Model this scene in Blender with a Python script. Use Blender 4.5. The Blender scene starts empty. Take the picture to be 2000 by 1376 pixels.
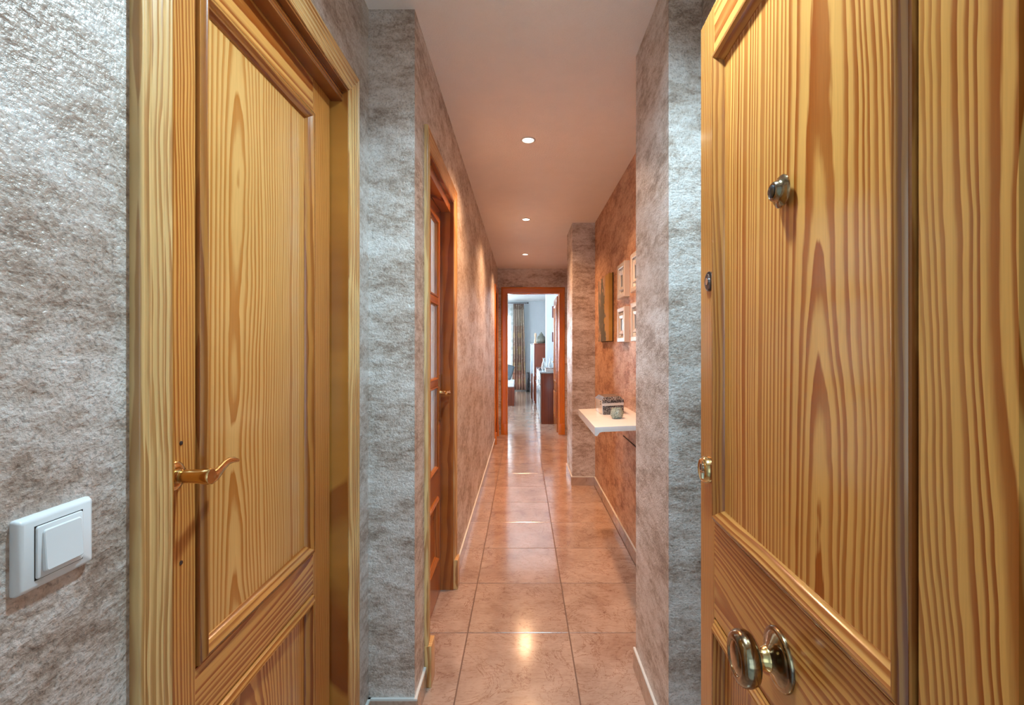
import bpy, bmesh, math, random
from mathutils import Vector, Matrix
random.seed(7)
sc = bpy.context.scene
COL = sc.collection

# ------------------------------------------------------------------ camera, world, sun, lights, exposure
F, CX, CY, EYE = 935.0, 1021.0, 678.0, 1.272
cam = bpy.data.objects.new('camera', bpy.data.cameras.new('camera'))
COL.objects.link(cam)
cam.location = (0, 0, EYE)
cam.rotation_euler = (math.radians(90), 0, 0)
cam.data.sensor_width = 36.0
cam.data.lens = F / 2000 * 36
cam.data.shift_x = -(CX - 1000) / 2000
cam.data.shift_y = -(688 - CY) / 2000
cam.data.clip_start = 0.02
sc.camera = cam

w = bpy.data.worlds.new('sky'); sc.world = w; w.use_nodes = True
w.node_tree.nodes['Background'].inputs[0].default_value = (0.62, 0.80, 1.0, 1)
w.node_tree.nodes['Background'].inputs[1].default_value = 2.0

def lamp(kind, name, loc, energy, color, rot=(0, 0, 0), size=None, size_y=None, **kw):
    d = bpy.data.lights.new(name, kind)
    d.energy = energy; d.color = color
    if size is not None:
        if kind == 'AREA':
            d.size = size
            if size_y: d.shape = 'RECTANGLE'; d.size_y = size_y
        elif kind == 'SUN': d.angle = size
        else: d.shadow_soft_size = size
    for k, v in kw.items(): setattr(d, k, v)
    o = bpy.data.objects.new(name, d); COL.objects.link(o)
    o.location = loc; o.rotation_euler = rot
    return o

COOL = (0.58, 0.85, 1.0)
sd = Vector((0.33, -1.0, -0.80))
lamp('SUN', 'sun', (-3, 20, 8), 9.0, (1.0, 0.93, 0.82), sd.to_track_quat('-Z', 'Y').to_euler(), 0.01)
lamp('AREA', 'daylight_through_balcony_door', (-1.35, 14.62, 1.25), 430, (0.78, 0.90, 1.0), (math.radians(-90), 0, 0), 1.9, 2.1)
lamp('AREA', 'living_room_fill_light', (-3.36, 8.7, 1.6), 285, (0.80, 0.91, 1.0), (0, math.radians(-150), 0), 1.3, 1.3)  # added unseen fill, tilted up to brighten the living room ceiling
lamp('AREA', 'landing_fill_light', (0.0, -2.15, 1.35), 26, COOL, (math.radians(90), 0, 0), 2.6, 1.9)  # added fill behind the camera for ceiling and piers, no window there
lamp('AREA', 'glazed_room_daylight', (-2.2, 2.4, 1.6), 80, (0.8, 0.92, 1.0), (0, math.radians(-90), 0), 1.0, 1.2)
DOWN_W = 105
ENTRY_W = 92
WARM = (1.0, 0.56, 0.30)
NEARCOOL = (0.58, 0.85, 1.0)
sc.view_settings.view_transform = 'Standard'
sc.view_settings.look = 'None'
sc.view_settings.gamma = 1.0
sc.view_settings.exposure = 0.42
sc.view_settings.use_curve_mapping = False

# ------------------------------------------------------------------ node helpers and materials
class NT:
    def __init__(s, name):
        s.m = bpy.data.materials.new(name); s.m.use_nodes = True
        s.t = s.m.node_tree; s.t.nodes.clear()
        s.out = s.t.nodes.new('ShaderNodeOutputMaterial')
    def n(s, typ, **kw):
        nd = s.t.nodes.new('ShaderNode' + typ)
        for k, v in kw.items(): setattr(nd, k, v)
        return nd
    def l(s, a, b): s.t.links.new(a, b)
    def put(s, sock, v):
        if hasattr(v, 'is_output') or isinstance(v, bpy.types.NodeSocket): s.l(v, sock)
        else:
            if isinstance(v, tuple) and len(v) == 3 and sock.type == 'RGBA': v = v + (1,)
            sock.default_value = v
    def math(s, op, a, b=0.0, c=None):
        nd = s.n('Math', operation=op); s.put(nd.inputs[0], a); s.put(nd.inputs[1], b)
        if c is not None: s.put(nd.inputs[2], c)
        return nd.outputs[0]
    def obj(s): return s.n('TexCoord').outputs['Object']
    def sep(s, v):
        nd = s.n('SeparateXYZ'); s.put(nd.inputs[0], v); return nd.outputs
    def comb(s, x, y, z):
        nd = s.n('CombineXYZ')
        for i, v in enumerate((x, y, z)): s.put(nd.inputs[i], v)
        return nd.outputs[0]
    def mapping(s, v, scale=(1, 1, 1), loc=(0, 0, 0)):
        nd = s.n('Mapping'); s.put(nd.inputs[0], v)
        nd.inputs['Location'].default_value = loc; nd.inputs['Scale'].default_value = scale
        return nd.outputs[0]
    def noise(s, v, scale, detail=3, rough=0.55, dist=0.0):
        nd = s.n('TexNoise'); s.put(nd.inputs['Vector'], v)
        nd.inputs['Scale'].default_value = scale; nd.inputs['Detail'].default_value = detail
        nd.inputs['Roughness'].default_value = rough; nd.inputs['Distortion'].default_value = dist
        return nd.outputs[0]
    def voro(s, v, scale, feature='F1', out='Distance'):
        nd = s.n('TexVoronoi', feature=feature); s.put(nd.inputs['Vector'], v)
        nd.inputs['Scale'].default_value = scale
        return nd.outputs[out]
    def ramp(s, f, stops, interp='LINEAR'):
        nd = s.n('ValToRGB'); s.put(nd.inputs[0], f); cr = nd.color_ramp; cr.interpolation = interp
        while len(cr.elements) > 1: cr.elements.remove(cr.elements[-1])
        cr.elements[0].position = stops[0][0]
        for p, c in stops[1:]: cr.elements.new(p)
        for e, (p, c) in zip(cr.elements, stops):
            if not isinstance(c, tuple): c = (c, c, c)
            e.color = c + (1,)
        return nd.outputs[0]
    def mix(s, f, a, b, mode='MIX'):
        nd = s.n('Mix', data_type='RGBA', blend_type=mode)
        s.put(nd.inputs[0], f); s.put(nd.inputs[6], a); s.put(nd.inputs[7], b)
        return nd.outputs[2]
    def bump(s, h, strength=0.3, dist=0.01, prev=None):
        nd = s.n('Bump'); s.put(nd.inputs['Height'], h)
        nd.inputs['Strength'].default_value = strength; nd.inputs['Distance'].default_value = dist
        if prev is not None: s.l(prev, nd.inputs['Normal'])
        return nd.outputs[0]
    def bsdf(s, color, rough=0.5, metal=0.0, normal=None, **kw):
        b = s.n('BsdfPrincipled')
        s.put(b.inputs['Base Color'], color); s.put(b.inputs['Roughness'], rough); s.put(b.inputs['Metallic'], metal)
        if normal is not None: s.l(normal, b.inputs['Normal'])
        for k, v in kw.items(): s.put(b.inputs[k.replace('_', ' ')], v)
        s.l(b.outputs[0], s.out.inputs[0]); s.b = b
        return s.m

def plain(name, color, rough=0.5, metal=0.0, bump=None, var=0.06, **kw):
    t = NT(name); P = t.obj()
    n = t.noise(P, 9, 4)
    c = t.mix(1.0, color, t.ramp(n, [(0.2, 1 - var), (0.8, 1 + var * 0.5)]), 'MULTIPLY')
    nm = None
    if bump: nm = t.bump(t.noise(P, bump[0], 3), bump[1], bump[2])
    return t.bsdf(c, rough, metal, nm, **kw)

def stucco(name, cols, metal=0.2):
    t = NT(name); P = t.obj()
    big = t.noise(t.mapping(P, (4.2, 4.2, 9.0)), 1.0, 3, 0.55, 0.25)
    med = t.noise(t.mapping(P, (19, 19, 46), (3, 1, 2)), 1.0, 5, 0.66, 0.3)
    fine = t.noise(P, 190, 2, 0.6)
    grit = t.noise(P, 105, 3, 0.6)
    grain = t.voro(P, 160, 'SMOOTH_F1')
    f = t.math('ADD', t.math('MULTIPLY', big, 0.50), t.math('MULTIPLY', med, 0.50))
    f2 = t.math('ADD', f, t.math('MULTIPLY', t.math('SUBTRACT', grit, 0.5), 0.24))
    col = t.ramp(f2, list(zip((0.36, 0.44, 0.51, 0.62), cols)))
    pit = t.ramp(fine, [(0.32, 0.55), (0.47, 1.0)])
    col = t.mix(0.8, col, pit, 'MULTIPLY')
    b1 = t.bump(med, 0.35, 0.010)
    b2 = t.bump(grit, 0.45, 0.0032, b1)
    b3 = t.bump(t.math('ADD', fine, t.math('MULTIPLY', grain, 0.6)), 0.6, 0.0024, b2)
    rough = t.ramp(f2, [(0.38, 0.48), (0.56, 0.31)])
    return t.bsdf(col, rough, metal, b3, Specular_IOR_Level=0.8)

def wood(name, axis='z', cx=0.2, depth=0.02, slope=0.02, freq=85, light=(0.66, 0.37, 0.115), dark=(0.40, 0.135, 0.020), seed=0.0,
         warp=0.012, rough=0.20, tone=1.0, wide=0.5):
    t = NT(name); P = t.obj(); x, y, z = t.sep(P)[0:3]
    g, a = (z, x) if axis == 'z' else (x, z)
    lo = t.noise(t.comb(t.math('MULTIPLY', a, 3.0), t.math('MULTIPLY', g, 1.15), seed), 1.0, 2, 0.5)
    lo2 = t.noise(t.comb(t.math('MULTIPLY', a, 9.0), t.math('MULTIPLY', g, 4.2), seed + 5.3), 1.0, 3, 0.5)
    wv = t.math('ADD', t.math('MULTIPLY', t.math('SUBTRACT', lo, 0.5), warp * 4.5), t.math('MULTIPLY', t.math('SUBTRACT', lo2, 0.5), warp * 0.75))
    aa = t.math('ADD', t.math('SUBTRACT', a, cx), wv)
    dd = t.math('ADD', t.math('ADD', t.math('MULTIPLY', g, slope), depth), t.math('MULTIPLY', wv, 1.3))
    dd = t.math('ADD', dd, t.math('MULTIPLY', y, 0.6))
    r = t.math('SQRT', t.math('ADD', t.math('MULTIPLY', aa, aa), t.math('MULTIPLY', dd, dd)))
    rv = t.noise(t.comb(t.math('MULTIPLY', r, 16.0), seed * 1.7, 0.0), 1.0, 2, 0.6)
    ph = t.math('ADD', t.math('MULTIPLY', r, freq), t.math('MULTIPLY', rv, 5.5))
    ed = t.noise(t.comb(t.math('MULTIPLY', a, 160.0), t.math('MULTIPLY', g, 11.0), y), 1.0, 2, 0.5)
    ph = t.math('ADD', ph, t.math('MULTIPLY', ed, 0.16))
    fr = t.math('FRACT', ph)
    band = t.ramp(fr, [(0.0, 0.0), (wide - 0.12, 0.10), (wide + 0.12, 0.85), (0.93, 1.0), (0.985, 0.15), (1.0, 0.0)])
    amt = t.ramp(t.noise(t.comb(t.math('MULTIPLY', a, 14.0), t.math('MULTIPLY', g, 0.9), seed + 2.0), 1.0, 2), [(0.3, 0.62), (0.62, 1.0)])
    f = t.mix(1.0, band, amt, 'MULTIPLY')
    li = tuple(c * tone for c in light); dk = tuple(c * tone for c in dark)
    col = t.mix(f, li, dk)
    fib = t.noise(t.comb(t.math('MULTIPLY', a, 330.0), t.math('MULTIPLY', g, 9.0), y), 1.0, 2, 0.6)
    col = t.mix(0.5, col, t.ramp(fib, [(0.3, 0.80), (0.62, 1.05)]), 'MULTIPLY')
    tn = t.noise(t.comb(t.math('MULTIPLY', a, 2.2), t.math('MULTIPLY', g, 1.6), seed), 1.0, 2)
    col = t.mix(0.6, col, t.ramp(tn, [(0.3, (0.86, 0.80, 0.76)), (0.7, (1.05, 1.04, 1.0))]), 'MULTIPLY')
    nb = None
    ro = t.ramp(t.noise(P, 7, 3), [(0.3, rough), (0.75, rough + 0.06)])
    return t.bsdf(col, ro, 0.0, nb, Specular_IOR_Level=0.5, Coat_Weight=0.25, Coat_Roughness=0.12)

def metal(name, color, rough=0.2, patina=None):
    t = NT(name); P = t.obj()
    c = color
    if patina:
        c = t.mix(t.ramp(t.noise(P, 34, 4), [(0.40, 0.0), (0.66, 1.0)]), color, patina)
    return t.bsdf(c, t.ramp(t.noise(P, 50, 3), [(0.3, rough), (0.8, rough + 0.12)]), 1.0)

M = {}
M['stucco'] = stucco('stucco', [(0.29, 0.215, 0.17), (0.44, 0.36, 0.305), (0.58, 0.515, 0.47), (0.73, 0.69, 0.66)])
M['stucco_orange'] = stucco('terracotta_stucco', [(0.28, 0.115, 0.055), (0.42, 0.20, 0.10), (0.55, 0.30, 0.16), (0.68, 0.44, 0.28)])
M['brass'] = metal('brass', (0.78, 0.56, 0.25), 0.15, (0.55, 0.36, 0.16))
M['old_brass'] = metal('aged_brass', (0.46, 0.35, 0.20), 0.12, (0.16, 0.12, 0.09))
M['chrome'] = metal('chrome', (0.62, 0.62, 0.62), 0.12)
M['steel_dark'] = metal('dark_steel', (0.12, 0.12, 0.13), 0.25)
M['black'] = plain('black_plastic', (0.012, 0.012, 0.013), 0.35)
M['hole'] = plain('dark_hole', (0.02, 0.012, 0.008), 0.8)
M['white_plastic'] = plain('white_plastic', (0.74, 0.76, 0.78), 0.28)
M['white_paint'] = plain('white_paint', (0.70, 0.71, 0.72), 0.25, bump=(60, 0.05, 0.002))
M['silver_paint'] = plain('silver_paint', (0.66, 0.63, 0.61), 0.25, metal=0.3)
M['mirror'] = plain('mirror_dark_reflection', (0.07, 0.085, 0.085), 0.08, metal=0.5)  # dark reflection is put into the glass colour
M['living_wall'] = plain('living_wall_paint', (0.56, 0.60, 0.63), 0.6, bump=(140, 0.10, 0.002), var=0.03)
M['ceiling'] = plain('ceiling_paint', (0.91, 0.88, 0.88), 0.42, bump=(170, 0.55, 0.004), var=0.03)
M['living_ceiling'] = plain('living_ceiling_paint', (0.88, 0.90, 0.92), 0.6, var=0.02)
M['caulk'] = plain('pale_caulk', (0.62, 0.62, 0.60), 0.5, bump=(80, 0.3, 0.003))
M['grout'] = plain('grout', (0.15, 0.085, 0.06), 0.7)
M['dark_wood'] = wood('dark_cherry_wood', 'z', 0.3, 0.05, 0.02, 60, (0.20, 0.045, 0.020), (0.10, 0.020, 0.010), 3.0)
M['gloss_front'] = plain('glossy_grey_front', (0.30, 0.34, 0.37), 0.10, metal=0.3)
M['pale_front'] = plain('pale_glass_front', (0.62, 0.72, 0.80), 0.12, metal=0.2)
M['landing'] = plain('landing_wall_paint', (0.70, 0.72, 0.74), 0.6)
M['sofa_white'] = plain('white_upholstery', (0.75, 0.76, 0.78), 0.8, bump=(120, 0.3, 0.003))
M['pillow'] = plain('slate_cushion_cloth', (0.10, 0.13, 0.15), 0.9, bump=(200, 0.3, 0.003))
M['ceramic'] = plain('sage_ceramic', (0.16, 0.165, 0.13), 0.35, bump=(25, 0.3, 0.006), var=0.35)
M['cream'] = plain('cream_ceramic', (0.72, 0.50, 0.33), 0.4)
M['picture_red'] = plain('dark_red_print', (0.11, 0.02, 0.015), 0.4)

def emit(name, color, strength):
    t = NT(name); e = t.n('Emission'); e.inputs[0].default_value = color + (1,); e.inputs[1].default_value = strength
    t.l(e.outputs[0], t.out.inputs[0]); return t.m
M['bulb'] = emit('lamp_glow', (1.0, 0.88, 0.70), 9)

def tile_mat():
    t = NT('marbled_beige_tile'); P = t.obj(); rnd = t.n('ObjectInfo').outputs['Random']
    off = t.comb(t.math('MULTIPLY', rnd, 37.0), t.math('MULTIPLY', rnd, 91.0), 0.0)
    v = t.n('VectorMath', operation='ADD'); t.l(P, v.inputs[0]); t.l(off, v.inputs[1]); P2 = v.outputs[0]
    cl = t.noise(P2, 5.0, 7, 0.62, 0.5)
    col = t.ramp(cl, [(0.30, (0.31, 0.195, 0.145)), (0.5, (0.41, 0.29, 0.225)), (0.70, (0.50, 0.36, 0.285))])
    sp = t.noise(t.mapping(P2, (22, 70, 10)), 1.0, 6, 0.75, 1.2)
    col = t.mix(0.55, col, t.ramp(sp, [(0.36, (0.62, 0.48, 0.40)), (0.50, (1.0, 1.0, 1.0))]), 'MULTIPLY')
    wz = t.noise(P2, 3.5, 6, 0.7, 1.6)
    vein = t.math('ABSOLUTE', t.math('SUBTRACT', wz, 0.5))
    col = t.mix(1.0, col, t.ramp(vein, [(0.0, (0.62, 0.47, 0.40)), (0.010, (1.0, 1.0, 1.0))]), 'MULTIPLY')
    tint = t.ramp(rnd, [(0.0, (0.93, 0.92, 0.90)), (1.0, (1.04, 1.04, 1.05))])
    col = t.mix(1.0, col, tint, 'MULTIPLY')
    ro = t.ramp(t.noise(P2, 30, 4), [(0.3, 0.12), (0.75, 0.18)])
    return t.bsdf(col, ro, 0.0, t.bump(cl, 0.04, 0.004), IOR=2.15)
M['tile'] = tile_mat()

def frosted():
    t = NT('frosted_glass')
    return t.bsdf((0.86, 0.92, 0.95), 0.30, 0.0, t.bump(t.noise(t.obj(), 60, 2), 0.1, 0.002), Transmission_Weight=0.85, IOR=1.45)
M['frosted'] = frosted()
def glass(name, c, r=0.03):
    t = NT(name); return t.bsdf(c, r, 0.0, None, Transmission_Weight=0.96, IOR=1.45)
M['glass'] = glass('clear_glass', (0.94, 0.97, 0.97))
def crackle():
    t = NT('crackled_green_glass'); P = t.obj()
    d = t.voro(P, 130, 'DISTANCE_TO_EDGE')
    col = t.ramp(d, [(0.0, (0.12, 0.17, 0.14)), (0.16, (0.47, 0.56, 0.50)), (0.5, (0.60, 0.68, 0.62))])
    return t.bsdf(col, 0.15, 0.1, t.bump(d, 0.5, 0.003), Transmission_Weight=0.2)
M['crackle'] = crackle()
def leopard():
    t = NT('mottled_black_silver_leatherette'); P = t.obj()
    d = t.noise(P, 230, 3, 0.6, 0.7)
    col = t.ramp(d, [(0.44, (0.022, 0.019, 0.021)), (0.52, (0.06, 0.055, 0.06)), (0.58, (0.36, 0.34, 0.35))])
    return t.bsdf(col, 0.22, 0.25)
M['leopard'] = leopard()
def canvas_paint():
    t = NT('painted_canvas'); P = t.obj(); x, y, z = t.sep(P)[0:3]
    n = t.noise(P, 9, 6, 0.7, 0.7)
    base = t.ramp(t.noise(P, 5, 4), [(0.3, (0.40, 0.20, 0.025)), (0.7, (0.56, 0.33, 0.06))])
    f1 = t.math('ADD', t.math('ADD', t.math('SUBTRACT', 0.60, x), t.math('MULTIPLY', t.math('SUBTRACT', n, 0.5), 0.34)), t.math('MULTIPLY', z, -0.10))
    dk = t.ramp(f1, [(0.0, 0.0), (0.255, 0.0), (0.275, 1.0), (1.0, 1.0)])
    col = t.mix(dk, base, (0.085, 0.10, 0.085))
    n2 = t.noise(t.mapping(P, (8, 8, 4), (4, 2, 7)), 1.0, 5, 0.7, 0.5)
    pk = t.ramp(n2, [(0.52, 0.0), (0.55, 1.0)])
    lim = t.ramp(t.math('SUBTRACT', 0.49, x), [(0.14, 0.0), (0.20, 1.0)])
    col = t.mix(t.mix(1.0, pk, lim, 'MULTIPLY'), col, (0.50, 0.33, 0.23))
    n3 = t.noise(t.mapping(P, (30, 30, 12), (1, 5, 3)), 1.0, 4, 0.7)
    col = t.mix(t.mix(1.0, t.ramp(n3, [(0.58, 0.0), (0.61, 0.8)]), lim, 'MULTIPLY'), col, (0.09, 0.05, 0.03))
    return t.bsdf(col, 0.45, 0.0, t.bump(n, 0.3, 0.004))
M['painting'] = canvas_paint()
def curtain_mat():
    t = NT('patterned_curtain_cloth'); P = t.obj(); x, y, z = t.sep(P)[0:3]
    zb = t.math('FLOOR', t.math('MULTIPLY', z, 2.1))
    row = t.ramp(t.noise(t.comb(zb, 3.3, 0.0), 2.3, 0), [(0.30, (0.20, 0.15, 0.12)), (0.48, (0.30, 0.16, 0.11)), (0.6, (0.36, 0.29, 0.23))])
    low = t.ramp(z, [(0.0, (1.35, 0.95, 0.85)), (0.42, (1.30, 0.85, 0.75)), (0.62, (1.0, 1.0, 1.0))])
    col = t.mix(1.0, row, low, 'MULTIPLY')
    xs = t.math('FRACT', t.math('MULTIPLY', x, 5.2)); zs = t.math('FRACT', t.math('MULTIPLY', z, 2.1))
    sq = t.math('MULTIPLY', t.math('COMPARE', xs, 0.5, 0.28), t.math('COMPARE', zs, 0.5, 0.25))
    chk = t.math('COMPARE', z, 0.95, 0.75)
    col = t.mix(t.math('MULTIPLY', t.math('MULTIPLY', sq, chk), 0.6), col, (0.50, 0.36, 0.18))
    dots = t.ramp(t.voro(t.mapping(P, (14, 1, 14)), 1.0), [(0.22, 0.55), (0.3, 0.0)])
    col = t.mix(dots, col, (0.50, 0.43, 0.36))
    return t.bsdf(col, 0.85, 0.0, t.bump(t.noise(P, 160, 2), 0.2, 0.002))
M['curtain'] = curtain_mat()
def sheer_mat():
    t = NT('sheer_cloth'); P = t.obj()
    d = t.n('BsdfDiffuse'); tr = t.n('BsdfTranslucent'); tp = t.n('BsdfTransparent')
    c = t.ramp(t.voro(t.mapping(P, (7, 1, 7)), 1.0), [(0.25, (0.62, 0.66, 0.63)), (0.4, (0.82, 0.85, 0.83))])
    t.l(c, d.inputs[0]); t.l(c, tr.inputs[0])
    m1 = t.n('MixShader'); m1.inputs[0].default_value = 0.55; t.l(d.outputs[0], m1.inputs[1]); t.l(tr.outputs[0], m1.inputs[2])
    m2 = t.n('MixShader'); m2.inputs[0].default_value = 0.35; t.l(m1.outputs[0], m2.inputs[1]); t.l(tp.outputs[0], m2.inputs[2])
    t.l(m2.outputs[0], t.out.inputs[0]); return t.m
M['sheer'] = sheer_mat()

LT = (0.66, 0.305, 0.074); DK = (0.29, 0.060, 0.005)
W = {}
W['panel_a'] = wood('pine_panel_cathedral', 'z', 0.25, 0.026, 0.014, 104, (0.66, 0.36, 0.115), (0.43, 0.150, 0.024), 1.3, 0.010, wide=0.52)
W['panel_b'] = wood('pine_panel_entrance', 'z', 0.47, 0.018, 0.030, 80, (0.72, 0.345, 0.088), (0.34, 0.075, 0.007), 4.1, 0.013, wide=0.48)
W['panel_c'] = wood('pine_panel_lower', 'z', 0.30, 0.05, 0.05, 95, LT, DK, 8.7, 0.012)
W['stile'] = wood('pine_stile_straight', 'z', -0.6, 0.3, 0.03, 150, LT, DK, 2.2, 0.008)
W['stile_wide'] = wood('pine_stile_wide_grain', 'z', 0.15, 0.35, 0.05, 95, LT, DK, 6.2, 0.012)
W['rail'] = wood('pine_rail', 'x', 0.72, 0.03, 0.06, 78, LT, DK, 3.7, 0.012)
W['casing_z'] = wood('pine_casing_upright', 'z', -0.7, 0.3, 0.02, 160, (0.70, 0.45, 0.19), (0.37, 0.135, 0.028), 5.5, 0.007, 0.28)
W['casing_x'] = wood('pine_casing_head', 'x', -0.7, 0.3, 0.02, 160, (0.70, 0.45, 0.19), (0.37, 0.135, 0.028), 7.5, 0.007, 0.28)
W['mould_z'] = wood('pine_moulding_upright', 'z', -0.5, 0.2, 0.02, 130, (0.46, 0.19, 0.045), (0.20, 0.040, 0.006), 9.1, 0.006, 0.18)  # both moulding tones are deeper, with shade on their undersides partly coloured in
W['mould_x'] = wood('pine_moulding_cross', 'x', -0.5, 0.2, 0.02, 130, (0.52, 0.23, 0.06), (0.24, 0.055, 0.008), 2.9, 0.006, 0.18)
W['rail_top'] = wood('pine_top_rail', 'x', 1.965, 0.02, 0.03, 60, LT, DK, 5.7, 0.016)
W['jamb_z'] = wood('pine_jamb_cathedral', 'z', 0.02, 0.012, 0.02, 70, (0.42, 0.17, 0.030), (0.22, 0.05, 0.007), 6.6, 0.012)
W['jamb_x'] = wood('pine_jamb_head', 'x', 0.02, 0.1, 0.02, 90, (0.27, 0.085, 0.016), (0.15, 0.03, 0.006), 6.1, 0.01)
OL, OD = (0.70, 0.24, 0.030), (0.52, 0.13, 0.012)
W['orange_z'] = wood('orange_pine_upright', 'z', -0.6, 0.3, 0.02, 110, OL, OD, 1.1, 0.006)
W['orange_x'] = wood('orange_pine_head', 'x', -0.6, 0.3, 0.02, 110, OL, OD, 1.9, 0.006)
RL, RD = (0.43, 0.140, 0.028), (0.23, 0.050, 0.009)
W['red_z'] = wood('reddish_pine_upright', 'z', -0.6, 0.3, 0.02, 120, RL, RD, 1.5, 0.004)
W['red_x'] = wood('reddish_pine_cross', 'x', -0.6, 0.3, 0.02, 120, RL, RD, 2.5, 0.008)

# ------------------------------------------------------------------ mesh helpers
def link(name, me, mat=None, parent=None, loc=None, rot=None):
    o = bpy.data.objects.new(name, me); COL.objects.link(o)
    if mat is not None and me is not None and not me.materials: me.materials.append(mat)
    if parent is not None: o.parent = parent
    if loc is not None: o.location = loc
    if rot is not None: o.rotation_euler = rot
    return o

class MB:
    def __init__(s): s.v = []; s.f = []
    def add(s, vs, fs):
        b = len(s.v); s.v += [tuple(p) for p in vs]; s.f += [tuple(i + b for i in f) for f in fs]; return s
    def box(s, x0, x1, y0, y1, z0, z1):
        return s.add([(x0, y0, z0), (x1, y0, z0), (x1, y1, z0), (x0, y1, z0), (x0, y0, z1), (x1, y0, z1), (x1, y1, z1), (x0, y1, z1)],
                     [(3, 2, 1, 0), (4, 5, 6, 7), (0, 1, 5, 4), (1, 2, 6, 5), (2, 3, 7, 6), (3, 0, 4, 7)])
    def loops(s, rings, closed=True, caps=True):
        n = len(rings[0]); vs = [p for r in rings for p in r]; fs = []
        for i in range(len(rings) - 1):
            for j in range(n if closed else n - 1):
                k = (j + 1) % n
                fs.append((i * n + j, i * n + k, (i + 1) * n + k, (i + 1) * n + j))
        if caps:
            fs.append(tuple(range(n - 1, -1, -1))); fs.append(tuple((len(rings) - 1) * n + j for j in range(n)))
        return s.add(vs, fs)
    def prof(s, prof, P0, P1, U, H, m0=0.0, m1=0.0):
        """extrude a closed (u,h) outline from P0 to P1; m0/m1 shift each end along the run by m*u (mitres)"""
        P0, P1, U, H = Vector(P0), Vector(P1), Vector(U), Vector(H); d = (P1 - P0).normalized()
        a = [P0 + U * u + H * h + d * (m0 * u) for u, h in prof]
        b = [P1 + U * u + H * h + d * (m1 * u) for u, h in prof]
        return s.loops([a, b])
    def lathe(s, prof, org=(0, 0, 0), axis='z', n=32):
        rings = []
        for r, h in prof:
            ring = []
            for k in range(n):
                a = 2 * math.pi * k / n; c, d = r * math.cos(a), r * math.sin(a)
                p = (c, d, h) if axis == 'z' else (c, -h, d)
                ring.append((org[0] + p[0], org[1] + p[1], org[2] + p[2]))
            rings.append(ring)
        return s.loops(rings)
    def tube(s, pts, rad, n=14, sq=1.0):
        rings = []; pts = [Vector(p) for p in pts]
        if not isinstance(rad, (list, tuple)): rad = [rad] * len(pts)
        for i, p in enumerate(pts):
            d = (pts[min(i + 1, len(pts) - 1)] - pts[max(i - 1, 0)]).normalized()
            up = Vector((0, 0, 1)) if abs(d.z) < 0.9 else Vector((0, 1, 0))
            u = d.cross(up).normalized(); v = u.cross(d)
            rr = rad[i] if isinstance(rad[i], tuple) else (rad[i], rad[i] * sq)
            rings.append([p + u * rr[0] * math.cos(2 * math.pi * k / n) + v * rr[1] * math.sin(2 * math.pi * k / n) for k in range(n)])
        return s.loops(rings)
    def mesh(s, name, smooth=False):
        me = bpy.data.meshes.new(name); me.from_pydata(s.v, [], s.f)
        bm = bmesh.new(); bm.from_mesh(me); bmesh.ops.recalc_face_normals(bm, faces=bm.faces)
        if smooth:
            for f in bm.faces: f.smooth = True
            for e in bm.edges:
                if len(e.link_faces) == 2 and e.calc_face_angle(0) > math.radians(38): e.smooth = False
        bm.to_mesh(me); bm.free()
        return me
    def build(s, name, mat, parent=None, smooth=False, **kw):
        return link(name, s.mesh(name, smooth), mat, parent, **kw)

def bbox(name, mat, parent, x0, x1, y0, y1, z0, z1, bev=0.003, seg=2, **kw):
    """bevelled box"""
    me = MB().box(x0, x1, y0, y1, z0, z1).mesh(name)
    bm = bmesh.new(); bm.from_mesh(me)
    bmesh.ops.bevel(bm, geom=list(bm.edges), offset=bev, segments=seg, profile=0.6, affect='EDGES')
    for f in bm.faces: f.smooth = True
    for e in bm.edges:
        if len(e.link_faces) == 2 and e.calc_face_angle(0) > math.radians(50): e.smooth = False
    bm.to_mesh(me); bm.free()
    return link(name, me, mat, parent, **kw)

def root(name, loc=(0, 0, 0), rz=0.0, label=None, cat=None, group=None, kind=None):
    o = bpy.data.objects.new(name, None); COL.objects.link(o); o.empty_display_size = 0.05
    o.location = loc; o.rotation_euler = (0, 0, rz)
    return tag(o, label, cat, group, kind)
def tag(o, label=None, cat=None, group=None, kind=None):
    for k, v in (('label', label), ('category', cat), ('group', group), ('kind', kind)):
        if v: o[k] = v
    return o
def struct(name, mb, mat, label=None, cat=None):
    return tag(mb.build(name, mat), label, cat, None, 'structure')
def copy_tree(o, parent=None):
    c = o.copy(); COL.objects.link(c); c.parent = parent
    for ch in list(o.children): copy_tree(ch, c)
    return c
R90 = math.pi / 2

# ------------------------------------------------------------------ room shell
XL, XN, YP = -0.368, -0.525, 1.63      # corridor left face, entry left face, step between them
XR, XA = 0.448, 0.668                  # right pier face, alcove wall face
H = 2.422
ST = M['stucco']
struct('wall_left', MB().box(-0.66, XN, 0.37, 0.700, 0, H).box(-0.66, XN, 1.432, 1.78, 0, H).box(-0.66, XN, 0.700, 1.432, 2.045, H),
       ST, 'grey and brown stucco wall holding the light switch beside the first door', 'wall')
struct('wall_left_corridor', MB().box(XN, XL, YP, 1.855, 0, H).box(XN, XL, 2.522, 6.32, 0, H).box(XN, XL, 6.88, 7.0, 0, H)
       .box(XN, XL, 1.855, 2.522, 2.045, H).box(XN, XL, 6.32, 6.88, 2.045, H),
       ST, 'long left corridor wall of stucco with the glazed door in it', 'wall')
struct('wall_right_pier', MB().box(XR, XA + 0.12, 1.47, 1.895, 0, H), ST, 'near right stucco pillar behind the entrance door', 'wall')
struct('wall_right_far_pier', MB().box(0.457, XA, 4.42, 4.93, 0, H), ST, 'far stucco pillar closing the alcove with the shelf', 'wall')
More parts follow.
